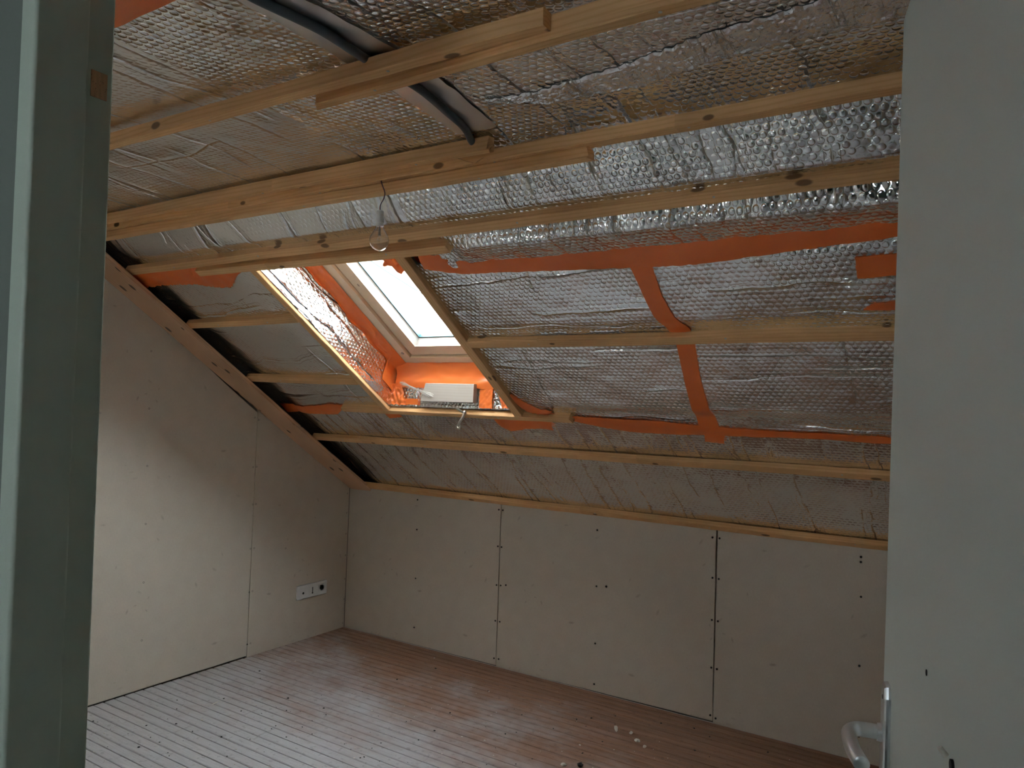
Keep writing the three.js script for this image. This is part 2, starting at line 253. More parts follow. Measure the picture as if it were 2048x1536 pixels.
batten(V(0.0, 2.06, 1.785), V(3.75, 2.06, 1.77), 0.039, 0.031, UP, 'full-length batten at the bend of the ceiling, reaching the door on the right');
batten(V(0.0, 2.031, 1.773), V(2.532, 2.031, 1.762), 0.036, 0.0285, UP, 'batten with splintered right end, fixed beneath the full-length batten at the ceiling bend', { brokenEnd: true });
batten(V(0.0, 2.1, 2.292), V(2.69, 2.1, 2.257), 0.031, 0.034, UP, 'topmost batten on the left, crossing over the conduit and ending cleanly');
batten(V(2.04, 2.086, 2.224), V(3.75, 2.086, 2.247), 0.029, 0.047, UP, 'topmost batten on the right, overlapping alongside the left one under the conduit', { startSkew: 0.9 });
{ // nail heads in the battens
  const ng = new THREE.LatheGeometry([[0, -0.0012], [0.0036, -0.001], [0.0038, 0], [0.0012, 0.0004], [0.0012, 0.004]].map(([a, b]) => new THREE.Vector2(a, b)), 10), rn = rng(64);
  for (const b of scene.children.filter((c) => /^roof_batten/.test(c.name))) { const bb = b.geometry.boundingBox ?? (b.geometry.computeBoundingBox(), b.geometry.boundingBox), L = bb.max.x, n = Math.max(2, Math.round(L / 0.62)); for (let k = 0; k < n; k++) { const q = mesh('nail', ng, M.steel, b); q.position.set(L * (k + 0.35 + 0.3 * rn()) / n, 0.0005, (bb.max.z - bb.min.z) * (0.35 + 0.3 * rn())); } }
}
// plank against the gable wall
batten(sp(0.177, 0.0, 0.0), sp(0.177, 2.13, 0.0), 0.174, 0.022, NUP, 'wide reddish knotty plank running up the slope along the gable wall', { name: 'gable_plank', mat: M.redPine, category: 'plank', group: 'gable plank', bow: 0.003, seed: 77 });

// ---------- orange tape ----------
function tapeGeo(A, B, n, m, liftA, liftB, o = {}) {
  const at = (L, t) => { const q = t * (L.length - 1), i = Math.min(L.length - 2, Math.floor(q)), f = q - i; return [lerp(L[i][0], L[i + 1][0], f), lerp(L[i][1], L[i + 1][1], f)]; };
  return gridGeo(n, m, (a, b) => { const p = at(A, a), q = at(B, a), rag = (o.rag ?? 0.0025); const x = lerp(p[0], q[0], b), s = lerp(p[1], q[1], b) + rag * N2b(a * 40 * (o.len ?? 1), b * 2 + (o.seed ?? 0)) * Math.abs(b - 0.5) * 2; let w = (o.base ? o.base(x, s) : foilW(x, s)) - lerp(liftA, liftB, b) - (o.puff ?? 0.002) * Math.sin(Math.PI * b) * (1 + N2(x * 9, s * 9)); return rp(x, s, w); }, (a, b) => [a, b]);
}
function tape(label, A, B, n, m, lA = 0.004, lB = 0.004, o = {}) { return tag(mesh('orange_tape', tapeGeo(A, B, n, m, lA, lB, o), M.tape), label, 'tape', 'orange airtightness tapes'); }
const under = (x, s) => 0.054;
tape('long orange tape below the bulging foil, from the skylight to the door', [[1.73, 1.757], [1.859, 1.722], [2.018, 1.713], [2.29, 1.699], [2.533, 1.685], [2.682, 1.682], [2.956, 1.706], [3.179, 1.722], [3.75, 1.74]], [[1.742, 1.822], [1.859, 1.81], [2.045, 1.79], [2.221, 1.775], [2.394, 1.775], [2.702, 1.782], [2.966, 1.79], [3.184, 1.805], [3.75, 1.82]], 120, 8, 0.004, 0.002, { base: (x, s) => lerp(0.049, 0.05, ss(1.7, 1.8, s)), puff: 0.003 });
tape('upright orange tape between the long tape and the batten below it', [[2.472, 1.7], [2.476, 1.586], [2.484, 1.48], [2.5, 1.405], [2.512, 1.33]], [[2.54, 1.7], [2.536, 1.569], [2.549, 1.476], [2.576, 1.395], [2.578, 1.33]], 60, 6);
tape('upright orange tape between the batten and the lower long tape', [[2.512, 1.36], [2.506, 1.3], [2.486, 1.136], [2.472, 0.984], [2.455, 0.82]], [[2.576, 1.36], [2.568, 1.3], [2.545, 1.137], [2.535, 0.971], [2.532, 0.81]], 60, 6);
tape('lower long orange tape from the skylight corner to the door', [[1.83, 0.858], [1.896, 0.837], [2.029, 0.796], [2.154, 0.773], [2.342, 0.763], [2.504, 0.776], [2.725, 0.782], [3.093, 0.779], [3.75, 0.77]], [[1.8, 0.892], [1.896, 0.868], [2.054, 0.86], [2.267, 0.857], [2.517, 0.832], [2.732, 0.82], [3.096, 0.818], [3.5, 0.81], [3.75, 0.81]], 130, 6, 0.006, 0.005);
tape('orange tape curling up beside the lower end of the right skylight trimmer', [[1.706, 1.02], [1.707, 0.96], [1.72, 0.91], [1.75, 0.885], [1.83, 0.878]], [[1.712, 1.028], [1.735, 0.985], [1.765, 0.945], [1.79, 0.915], [1.85, 0.9]], 40, 6, 0.012, 0.004, { rag: 0.01, seed: 3 });
tape('small square orange patch beside the door, the higher one', [[3.083, 1.59], [3.4, 1.595]], [[3.085, 1.664], [3.4, 1.668]], 12, 4);
tape('small pointed orange patch beside the door, just above the batten', [[3.087, 1.472], [3.156, 1.467], [3.4, 1.466]], [[3.087, 1.476], [3.115, 1.498], [3.4, 1.51]], 14, 4);
tape('short orange stub hanging below the lower tape, under the upright tape', [[2.454, 0.727], [2.529, 0.722]], [[2.466, 0.79], [2.54, 0.78]], 8, 5, 0.008, 0.006);
tape('orange tape under the long batten at the far left, against the gable plank', [[0.09, 1.8], [0.265, 1.803], [0.4, 1.797], [0.5, 1.788]], [[0.12, 1.9], [0.3, 1.9], [0.45, 1.9], [0.55, 1.895]], 50, 8, 0.008, 0.006, { base: under, puff: 0.006, rag: 0.006 });
tape('creased orange tape left of the skylight, below the heading batten', [[0.5, 1.79], [0.6, 1.765], [0.68, 1.757], [0.705, 1.765], [0.76, 1.81]], [[0.56, 1.9], [0.65, 1.89], [0.72, 1.88], [0.8, 1.87], [0.91, 1.86]], 50, 8, 0.012, 0.006, { base: under, puff: 0.007, rag: 0.006, seed: 9 });
tape('orange tape at the lower left of the slope, ending at the skylight sill batten', [[0.1, 0.765], [0.282, 0.79], [0.4, 0.793], [0.52, 0.796], [0.63, 0.868]], [[0.108, 0.85], [0.282, 0.852], [0.42, 0.868], [0.537, 0.888], [0.64, 0.882]], 50, 7, 0.006, 0.004, { seed: 12, base: (x, s) => Math.min(foilW(x, s), 0.07) });
tape('tiny orange tape end peeping out below the left end of the skylight sill', [[0.869, 0.779], [0.965, 0.796]], [[0.86, 0.85], [0.96, 0.85]], 10, 4, 0.004, 0.003);
tape('folded orange tape hanging below the right end of the skylight sill', [[1.535, 0.77], [1.575, 0.742], [1.66, 0.765], [1.74, 0.768], [1.797, 0.758]], [[1.52, 0.85], [1.575, 0.85], [1.66, 0.85], [1.75, 0.85], [1.82, 0.85]], 30, 6, 0.012, 0.004, { seed: 15, puff: 0.006 });
{ const sA = sOfZ(2.63), sB = sOfZ(2.96); tape('broad orange membrane at the very top left, beyond the end of the ceiling foil', [[0.3, sA], [3.7, sA + 0.01]], [[0.3, sB], [3.7, sB]], 60, 8, 0.006, 0.004, { base: () => WREF + 0.014 }); }

// ---------- skylight ----------
const WF = 0.22, FX0 = 1.041, FX1 = 1.63, FS0 = 0.994, FS1 = 1.95;
function ringGeo(x0, x1, s0, s1, t, w0, w1, slope = 0) { // four mitred members of a frame lying in the roof plane; slope leans the inner edge outwards
  const out = [], O = [[x0, s0], [x1, s0], [x1, s1], [x0, s1]], I = [[x0 + t, s0 + t], [x1 - t, s0 + t], [x1 - t, s1 - t], [x0 + t, s1 - t]];
  for (let k = 0; k < 4; k++) {
    const a = O[k], b = O[(k + 1) % 4], c = I[(k + 1) % 4], d = I[k], L = [a, b, c, d], inn = [0, 0, 1, 1], P = [], U = [], along = k % 2;
    const lo = L.map((q, i) => sp(q[0], q[1], w0 + slope * inn[i])), hi = L.map((q) => sp(q[0], q[1], w1));
    const quad = (p, q, r, s, uv) => { for (const [v, t2] of [[p, uv[0]], [q, uv[1]], [r, uv[2]], [p, uv[0]], [r, uv[2]], [s, uv[3]]]) { P.push(v.x, v.y, v.z); U.push(...t2); } };
    const uvOf = (q, off) => { const l = along ? q[1] : q[0], ac = along ? q[0] : q[1]; return [l / 1.6 + k * 0.37, ac / 0.4 + off]; };
    const f = L.map((q) => uvOf(q, 0)); quad(lo[0], lo[1], lo[2], lo[3], f); quad(hi[3], hi[2], hi[1], hi[0], f);
    for (let e = 0; e < 4; e++) { const n = (e + 1) % 4; quad(lo[n], lo[e], hi[e], hi[n], [f[n], f[e], [f[e][0], f[e][1] + 0.1], [f[n][0], f[n][1] + 0.1]]); }
    const g = new THREE.BufferGeometry(); g.setAttribute('position', new THREE.Float32BufferAttribute(P, 3)); g.setAttribute('uv', new THREE.Float32BufferAttribute(U, 2)); g.computeVertexNormals(); out.push(g);
  }
  return mergeGeometries(out);
}
{
  const w = struct(grp('window_1')); w.userData.label = 'small pale wood framed skylight in the sloping roof';
  mesh('window_frame', ringGeo(FX0, FX1, FS0, FS1, 0.05, WF, WF + 0.09), M.frameWood, w);
  mesh('window_seal', ringGeo(FX0 + 0.05, FX1 - 0.05, FS0 + 0.05, FS1 - 0.05, 0.012, WF + 0.035, WF + 0.06), M.gasket, w);
  const sash = mesh('window_sash', ringGeo(FX0 + 0.058, FX1 - 0.058, FS0 + 0.058, FS1 - 0.058, 0.062, WF + 0.012, WF + 0.06), M.frameWood, w);
  mesh('glazing_bead', ringGeo(FX0 + 0.118, FX1 - 0.118, FS0 + 0.118, FS1 - 0.118, 0.026, WF + 0.016, WF + 0.06, 0.03), M.whitePaint, sash);
  mesh('glazing_seal', ringGeo(FX0 + 0.142, FX1 - 0.142, FS0 + 0.142, FS1 - 0.142, 0.006, WF + 0.044, WF + 0.062), M.gasket, sash);
  const c = sp((FX0 + FX1) / 2, (FS0 + FS1) / 2, WF + 0.055), gw = FX1 - FX0 - 0.284, gh = FS1 - FS0 - 0.284, gp = new THREE.BoxGeometry(gw, 0.004, gh), pane = mesh('glass_pane', new THREE.PlaneGeometry(gw, gh), M.glass, sash);
  pane.quaternion.setFromRotationMatrix(new THREE.Matrix4().makeBasis(V(1, 0, 0), SUP, NUP.clone().negate())); pane.position.copy(c);
  const sc = mesh('frame_screw', new THREE.CylinderGeometry(0.008, 0.008, 0.004, 14), M.steel, w); sc.quaternion.setFromUnitVectors(V(0, 1, 0), NUP); sc.position.copy(sp(FX0 + 0.028, FS0 + 0.085, WF - 0.001));
}
// reveals of the skylight opening
const revL = (t, s) => (t < 0.91 ? sp(0.955 + 0.0165 * t / 0.91, s, 0.05 + 0.155 * t / 0.91) : sp(0.9715 + 0.07 * (t - 0.91) / 0.09, s, 0.205 + 0.015 * (t - 0.91) / 0.09)), revB = (t, x) => sp(x, 0.888 + 0.106 * t, 0.05 + 0.17 * t), revR = (t, s) => sp(1.66 - 0.03 * t, s, 0.05 + 0.17 * t);
{
  const crk = (x, y) => 0.0012 * N2(x * 9, y * 9) + 0.0006 * Math.abs(N2b(x * 30, y * 22));
  const push = (p, d, ax) => p.addScaledVector(ax, d);
  let g = gridGeo(14, 90, (a, b) => push(revL(lerp(-0.05, 0.905, a), lerp(0.86, 1.93, b)), crk(a, b * 6), V(-1, 0, 0)), (a, b) => [a * 0.12, b * 0.66]);
  tag(mesh('foil_reveal_sheet', g, M.foilLow), 'bright crinkled foil lining the left side of the skylight opening', 'insulation');
  g = gridGeo(60, 14, (a, b) => push(revB(lerp(0, 0.8, b), lerp(0.95, 1.66, a)), crk(a * 6, b) - 0.001, SUP.clone().negate()), (a, b) => [a * 0.45, b * 0.1]);
  tag(mesh('foil_reveal_sheet', g, M.foilMid), 'foil lining the bottom of the skylight opening, mostly covered by tape', 'insulation');
  const tp = (label, geo) => tag(mesh('orange_tape', geo, M.tape), label, 'tape', 'orange airtightness tapes');
  tp('wide orange tape joining the left foil lining to the skylight frame', gridGeo(24, 90, (a, b) => push(revL(lerp(0.86 + 0.05 * N2(b * 5, 1) - (b < 0.14 ? 0.5 * (1 - ss(0.1, 0.14, b)) : 0), 1.0, a), lerp(0.93, 1.9, b)), 0.004 + 0.003 * N2(a * 3, b * 14), V(0.7, -0.58, 0.4)), (a, b) => [a, b]));
  tp('wide orange tape joining the bottom of the skylight frame to the reveal', gridGeo(80, 12, (a, b) => push(revB(lerp(0.42 + 0.012 * N2(a * 7, 2), 1.02, b), lerp(0.985, 1.66, a)), 0.012 + 0.004 * Math.sin(b * 9) + 0.003 * N2(a * 6, b * 3), SUP), (a, b) => [a, b]));
  tp('crumpled orange tape flap in the lower left corner of the skylight opening', gridGeo(26, 26, (a, b) => { const p = revB(lerp(0.0, 0.5, b), lerp(0.95, 1.06 - 0.04 * b, a)); return push(p, 0.014 + 0.008 * N2(a * 3, b * 3 + 4), SUP); }, (a, b) => [a, b]));
  tp('small orange tape strip beside the corner flap on the skylight reveal', gridGeo(14, 6, (a, b) => push(revB(lerp(0.02, 0.16, b), lerp(1.05, 1.125, a)), 0.01, SUP), (a, b) => [a, b]));
  tp('upright orange strip right of the grey offcut on the skylight reveal', gridGeo(10, 14, (a, b) => push(revB(lerp(0.0, 0.45, b), lerp(1.475, 1.545, a)), 0.009 + 0.004 * N2(a * 4, b * 4), SUP), (a, b) => [a, b]));
  tp('thin pinkish orange tape curl at the right end of the skylight reveal', gridGeo(10, 14, (a, b) => push(revB(lerp(0.0, 0.4, b), lerp(1.6, 1.65, a) - 0.03 * b), 0.012 + 0.006 * N2(a * 4, b * 4 + 8), SUP), (a, b) => [a, b]));
  tp('torn orange flap hanging in front of the top right of the skylight glass', gridGeo(16, 22, (a, b) => { const x = lerp(1.49, 1.66, a), drop = lerp(1.86, 1.6 + 0.12 * (1 - a) + 0.015 * Math.sin(a * 20), b); return sp(x + 0.01 * N2(a * 3, b * 4), drop, 0.12 + 0.012 * N2(a * 5, b * 3)); }, (a, b) => [a, b]));
  // grey wooden offcut on the lower reveal
  const o = mesh('wood_offcut', beamGeo(0.3, 0.085, 0.028, 4711, { bow: 0.001, startSkew: 0.3 }), M.greyWood), p0 = revB(0.02, 1.16), ex = V(1, 0, 0), ez = revB(1, 0).sub(revB(0, 0)).normalize(), ey = new THREE.Vector3().crossVectors(ez, ex);
  o.quaternion.setFromRotationMatrix(new THREE.Matrix4().makeBasis(ex, ey, ez)); o.position.copy(p0).addScaledVector(SUP, 0.012); if (ey.dot(SUP) < 0) o.position.addScaledVector(SUP, 0.028);
  tag(o, 'grey weathered wooden offcut lying on the bottom of the skylight opening', 'offcut');
  // hidden linings on the right and at the top
  struct(mesh('trim_1', gridGeo(4, 20, (a, b) => revR(lerp(0, 1, 1 - a), lerp(0.86, 1.93, b)), (a, b) => [a, b]), M.greyWood));
  struct(mesh('trim_2', gridGeo(10, 4, (a, b) => sp(lerp(0.93, 1.68, a), lerp(1.9, 1.95, b), lerp(0.05, WF, b)), (a, b) => [a, b]), M.greyWood));
  // loose fibres
  const r = rng(91), F = []; for (let k = 0; k < 26; k++) { const a = revB(0.42 + 0.1 * r(), 1.02 + 0.03 * r()).addScaledVector(SUP, 0.03), m = revB(0.3, 1.12 + 0.02 * r()).addScaledVector(SUP, 0.035 + 0.012 * r()), b = revB(0.16 + 0.1 * (r() - 0.5), 1.2 + 0.06 * (r() - 0.3)).addScaledVector(SUP, 0.045); F.push(new THREE.TubeGeometry(new THREE.CatmullRomCurve3([a, m, b]), 8, 0.0005, 4)); }
  const f = mesh('fibre_tuft', merge(F), M.chip); tag(f, 'tuft of pale fibres sticking out over the skylight reveal tape', 'fibres'); f.userData.kind = 'stuff';
  // bent catch on the sill
  const k = grp('metal_catch', sp(1.4, 0.89, 0.024)); tag(k, 'small bent metal catch hanging from the skylight sill batten', 'catch');
  mesh('screw', new THREE.TubeGeometry(new THREE.CatmullRomCurve3([V(-0.03, 0.022, 0.02), V(-0.012, 0.01, 0.006), V(0.0, 0.0, -0.004)]), 8, 0.0045, 8), M.steel, k);
  const hook = merge([new THREE.TubeGeometry(new THREE.CatmullRomCurve3([V(0.004, 0.006, 0), V(0.002, -0.014, 0.006), V(-0.018, -0.045, 0.008), V(-0.02, -0.058, 0.006)]), 12, 0.0065, 10), new THREE.TorusGeometry(0.008, 0.004, 8, 14).translate(-0.021, -0.06, 0.006), new THREE.SphereGeometry(0.009, 12, 8).translate(0.004, 0.004, 0)]);
  mesh('hook', hook, M.steel, k);
  // cable outside over the glass
  tag(mesh('outdoor_cable', new THREE.TubeGeometry(new THREE.CatmullRomCurve3([sp(0.9, 1.55, 0.5), sp(1.05, 1.36, 0.47), sp(1.3, 1.05, 0.46), sp(1.5, 0.85, 0.5)]), 20, 0.0025, 6), M.gasket), 'thin dark cable outside crossing the lower corner of the skylight', 'cable');
}
// torn paper spots on the lowest foil
for (const [x, s, label] of [[0.884, 0.722, 'torn beige paper spot on the foil below the left skylight trimmer'], [1.694, 0.714, 'torn beige paper spot on the foil below the right skylight trimmer']]) {
  const sh = new THREE.Shape(), r = rng(x * 1000 | 0); for (let k = 0; k < 11; k++) { const a = k / 11 * 6.283, q = 0.019 * (0.75 + 0.5 * r()); sh[k ? 'lineTo' : 'moveTo'](Math.cos(a) * q * 1.15, Math.sin(a) * q); }
  const m = mesh('paper_scrap', new THREE.ExtrudeGeometry(sh, { depth: 0.001, bevelEnabled: false }), M.paper); m.quaternion.setFromRotationMatrix(new THREE.Matrix4().makeBasis(V(1, 0, 0), SUP, NUP.clone().negate())); m.position.copy(sp(x, s, foilW(x, s) - 0.003)); tag(m, label, 'paper scrap');
}
// splinter on the ceiling-bend batten
tag(mesh('wood_splinter', new THREE.TubeGeometry(new THREE.CatmullRomCurve3([V(2.16, 2.075, 1.83), V(2.2, 2.055, 1.85), V(2.235, 2.043, 1.856), V(2.243, 2.052, 1.85), V(2.255, 2.058, 1.846)], false, 'catmullrom', 0.05), 14, 0.0014, 5), M.pine), 'thin pale wood splinter dangling from the batten right of the bulb', 'splinter');

// ---------- hanging bulb ----------
{
  const g = grp('pendant_bulb', V(1.862, 1.853, 1.808)); g.scale.setScalar(0.74); tag(g, 'bare clear light bulb hanging on a short twisted cord', 'light bulb');
  const Rb = 0.0385, pts = [[0.0006, 0], [0.014, 0.0028], [0.026, 0.0115], [0.0345, 0.0235], [Rb, 0.039], [0.037, 0.053], [0.031, 0.066], [0.0235, 0.079], [0.0175, 0.09], [0.0158, 0.1]].map(([a, b]) => new THREE.Vector2(a, b));
  const sm = new THREE.SplineCurve(pts).getPoints(40), inner = sm.map((p) => new THREE.Vector2(Math.max(0.0003, p.x - 0.0011), p.y + 0.0011 * (1 - Math.min(1, p.y / 0.06)))).reverse(); sm.push(...inner);
  mesh('bulb_glass', new THREE.LatheGeometry(sm, 48), M.bulbGlass, g);
  mesh('bulb_cap', new THREE.LatheGeometry([[0.0, 0.098], [0.0162, 0.098], [0.0166, 0.101], [0.0155, 0.116], [0, 0.116]].map(([a, b]) => new THREE.Vector2(a, b)), 32), M.alu, g);
  const st = merge([new THREE.CylinderGeometry(0.0025, 0.006, 0.038, 12).translate(0, 0.08, 0), new THREE.TubeGeometry(new THREE.CatmullRomCurve3([V(0, 0.062, 0), V(-0.006, 0.052, 0), V(-0.011, 0.046, 0), V(-0.004, 0.043, 0), V(0.004, 0.043, 0), V(0.011, 0.046, 0), V(0.006, 0.052, 0), V(0, 0.062, 0)]), 30, 0.0006, 5)]);
  mesh('filament_support', st, M.steel, g);
  mesh('lamp_socket', new THREE.LatheGeometry([[0, 0.112], [0.0165, 0.112], [0.0168, 0.13], [0.0145, 0.133], [0.0145, 0.158], [0.012, 0.161], [0, 0.161]].map(([a, b]) => new THREE.Vector2(a, b)), 28), M.white, g);
  const path = [V(-0.004, 0.16, 0), V(0.001, 0.18, 0.004), V(0.022, 0.205, 0.008), V(0.026, 0.225, 0.008), V(0.008, 0.262, 0.006), V(-0.005, 0.29, 0.003), V(-0.008, 0.32, 0.012)];
  mesh('wire', new THREE.TubeGeometry(new THREE.CatmullRomCurve3(path), 30, 0.0016, 6), M.orangeWire, g);
  mesh('wire', new THREE.TubeGeometry(new THREE.CatmullRomCurve3(path.map((p, i) => p.clone().add(V(i ? 0.0032 : 0.006, 0.001 * (i % 2), 0.001)))), 30, 0.0016, 6), M.blueWire, g);
}

// ---------- walls ----------
const line = (z) => H0 + z * TAN;
const screwGeo = new THREE.LatheGeometry([[0, -0.0012], [0.003, -0.0008], [0.0043, 0.0004], [0.0046, 0.0002], [0.0046, -0.002]].map(([a, b]) => new THREE.Vector2(a, b)), 10);
const gableScrews = [[1.359, 1.617], [1.355, 1.342], [1.35, 1.068], [1.343, 0.792], [1.339, 0.514], [1.334, 0.24], [0.743, 1.304], [0.74, 1.033], [0.731, 0.829], [0.733, 0.589]].concat([[0.728, 0.353], [0.726, 0.071], [0.717, 1.291], [0.718, 1.034], [0.711, 0.83], [0.709, 0.589], [0.707, 0.355], [0.705, 0.072]], [[0.49, 0.557], [0.017, 0.833], [0.017, 0.712], [0.016, 0.582], [0.013, 0.448], [0.01, 0.301], [0.009, 0.175], [0.013, 0.028]]);
const kneeScrews = [[1.128, 0.846], [1.154, 0.846], [1.13, 0.647], [1.154, 0.646], [1.13, 0.437], [1.157, 0.439], [1.13, 0.244], [1.159, 0.244], [1.13, 0.042], [1.16, 0.044], [1.19, 0.446], [1.725, 0.805], [1.73, 0.525], [1.784, 0.532], [1.733, 0.241], [1.734, 0.04]].concat([[2.312, 0.84], [2.345, 0.84], [2.317, 0.656], [2.346, 0.655], [2.319, 0.464], [2.347, 0.463], [2.322, 0.248], [2.348, 0.247], [2.323, 0.033], [2.348, 0.025]], [[2.938, 0.836], [2.938, 0.815], [2.941, 0.672], [2.94, 0.388], [2.943, 0.101], [0.553, 0.845], [0.556, 0.671], [0.561, 0.387], [0.564, 0.102]]);
const SEAM = 0.725;
function slab(shape, depth) { return new THREE.ExtrudeGeometry(shape, { depth: depth - 0.002, bevelEnabled: true, bevelThickness: 0.001, bevelSize: 0.0008, bevelOffset: -0.0008, bevelSegments: 1 }); }
const poly = (pts) => { const s = new THREE.Shape(); pts.forEach(([a, b], i) => s[i ? 'lineTo' : 'moveTo'](a, b)); return s; };
{
  const wl = struct(grp('wall_left'));
  mesh('wall_core', slab(poly([[-0.6, -0.16], [3.05, -0.16], [3.05, 2.6], [-0.6, 2.6]]), 0.1).rotateY(-Math.PI / 2).translate(-0.018, 0, 0), M.core, wl);
  const T = (sh) => { const q = slab(sh, 0.013); q.rotateY(-Math.PI / 2); q.translate(-0.001, 0, 0); return q; };   // shape x becomes z, extrusion goes to -x
  const panels = [[T(poly([[0.0, 0.0], [SEAM - 0.0018, 0.0], [SEAM - 0.0018, line(SEAM) + 0.015], [0.0, line(0) + 0.015]])), 0, SEAM],
    [T(poly([[SEAM + 0.0018, 0.009], [SEAM + 1.2, 0.006], [SEAM + 1.2, line(SEAM + 1.2) + 0.02], [1.2, line(1.2) + 0.012], [0.95, line(0.95) - 0.006], [SEAM + 0.0018, line(SEAM) - 0.012]])), SEAM, SEAM + 1.2],
    [T(poly([[SEAM + 1.202, 0.006], [3.0, 0.006], [3.0, 2.2], [2.0, 2.2], [SEAM + 1.202, line(SEAM + 1.2) + 0.02]])), SEAM + 1.2, 9]];
  for (const [geo, a, b] of panels) { const p = mesh('plasterboard_panel', geo, M.board, wl); for (const [z, y] of gableScrews) if (z >= a && z < b) { const q = mesh('drywall_screw', screwGeo, M.dark, p); q.rotation.z = -Math.PI / 2; q.position.set(0.0004, y, z); } }
  const wb = struct(grp('wall_back'));
  mesh('wall_core', box(-0.1, 3.95, -0.1, 0.8, -0.12, -0.02), M.core, wb); mesh('eaves_wall', box(-0.12, 3.95, -0.16, 1.3, -0.6, -0.45), M.core, wb);
  const K = (sh) => slab(sh, 0.013).translate(0, 0, -0.014);
  const kp = [[K(poly([[0.001, 0.002], [1.1405, 0.006], [1.1405, 0.876], [0.001, 0.876]])), -1, 1.143], [K(poly([[1.1445, 0.001], [2.3315, 0.009], [2.328, 0.876], [1.1435, 0.876]])), 1.143, 2.333], [K(poly([[2.3355, 0.001], [3.535, 0.001], [3.535, 0.876], [2.3355, 0.876]])), 2.333, 3.6], [K(poly([[3.538, 0.001], [3.76, 0.001], [3.76, 0.876], [3.538, 0.876]])), 4, 5]];
  for (const [geo, a, b] of kp) { const p = mesh('plasterboard_panel', geo, M.board, wb); for (const [x, y] of kneeScrews) if (x >= a && x < b) { const q = mesh('drywall_screw', screwGeo, M.dark, p); q.rotation.x = Math.PI / 2; q.position.set(x, y, 0.0004); } }
  // plain walls out of view
  const ws = struct(grp('wall_right')); mesh('wall_core', box(3.865, 3.95, -0.16, 2.6, -0.6, 3.05), M.core, ws); mesh('plasterboard_panel', slab(poly([[0, 0], [-2.97, 0], [-2.97, 2.2], [-1.7, 2.2], [0, 0.95]]), 0.1).rotateY(Math.PI / 2).translate(3.76, 0, 0), M.board, ws);
}
// roof deck and upper ceiling that close the room
{
  const c = struct(grp('ceiling')), deck = (x0, x1, s0, s1) => { const L = s1 - s0, b = new THREE.BoxGeometry(x1 - x0, 0.06, L), m = mesh('roof_deck', b, M.core, c); m.quaternion.setFromRotationMatrix(new THREE.Matrix4().makeBasis(V(1, 0, 0), NUP, SUP)); m.position.copy(sp((x0 + x1) / 2, (s0 + s1) / 2, 0.31)); };
  deck(-0.12, FX0, -0.4, 2.6); deck(FX1, 3.95, -0.4, 2.6); deck(FX0, FX1, -0.4, FS0); deck(FX0, FX1, FS1, 2.6);
  mesh('ceiling_slab', box(-0.12, 3.95, 2.32, 2.4, 1.6, 3.05), M.core, c);
}
// ---------- socket plate ----------
{
  const g = grp('socket_plate', V(0, 0.284, 0.283)); tag(g, 'white triple wall socket plate low on the gable wall', 'socket');
  const pl = new RoundedBoxGeometry(0.232, 0.081, 0.011, 3, 0.004); pl.rotateY(Math.PI / 2); pl.translate(0.0055, 0, 0);
  mesh('plate', pl, M.white, g);
  const disc = (r, d, z, y, x) => new THREE.CylinderGeometry(r, r, d, 24).rotateZ(Math.PI / 2).translate(x, y, z);
  for (const z of [0.071, 0, -0.071]) mesh('insert', new RoundedBoxGeometry(0.0016, 0.05, 0.05, 2, 0.0006).translate(0.011, 0, z), M.white, g);
  mesh('aerial_jack', disc(0.0065, 0.002, 0.071, -0.006, 0.0122), M.dark, g);
  mesh('telephone_jack', merge([box(0.0112, 0.0132, -0.018, 0.018, -0.002, 0.0022), box(0.0112, 0.0132, -0.02, -0.014, -0.0045, 0.0045)]), M.dark, g);
  const so = mesh('power_socket', new THREE.LatheGeometry([[0.0205, 0.0012], [0.0195, 0.0022], [0.0185, 0.0012], [0.018, 0.0006], [0, 0.0006]].map(([a, b]) => new THREE.Vector2(a, b)), 30).rotateZ(-Math.PI / 2).translate(0.0112, 0.002, -0.071), M.white, g);
  mesh('earth_pin', disc(0.0028, 0.012, -0.0705, 0.012, 0.016), M.dark, so); for (const k of [-1, 1]) mesh('pin_hole', disc(0.0026, 0.001, -0.071 + k * 0.0095, 0.0, 0.0126), M.dark, so);
}
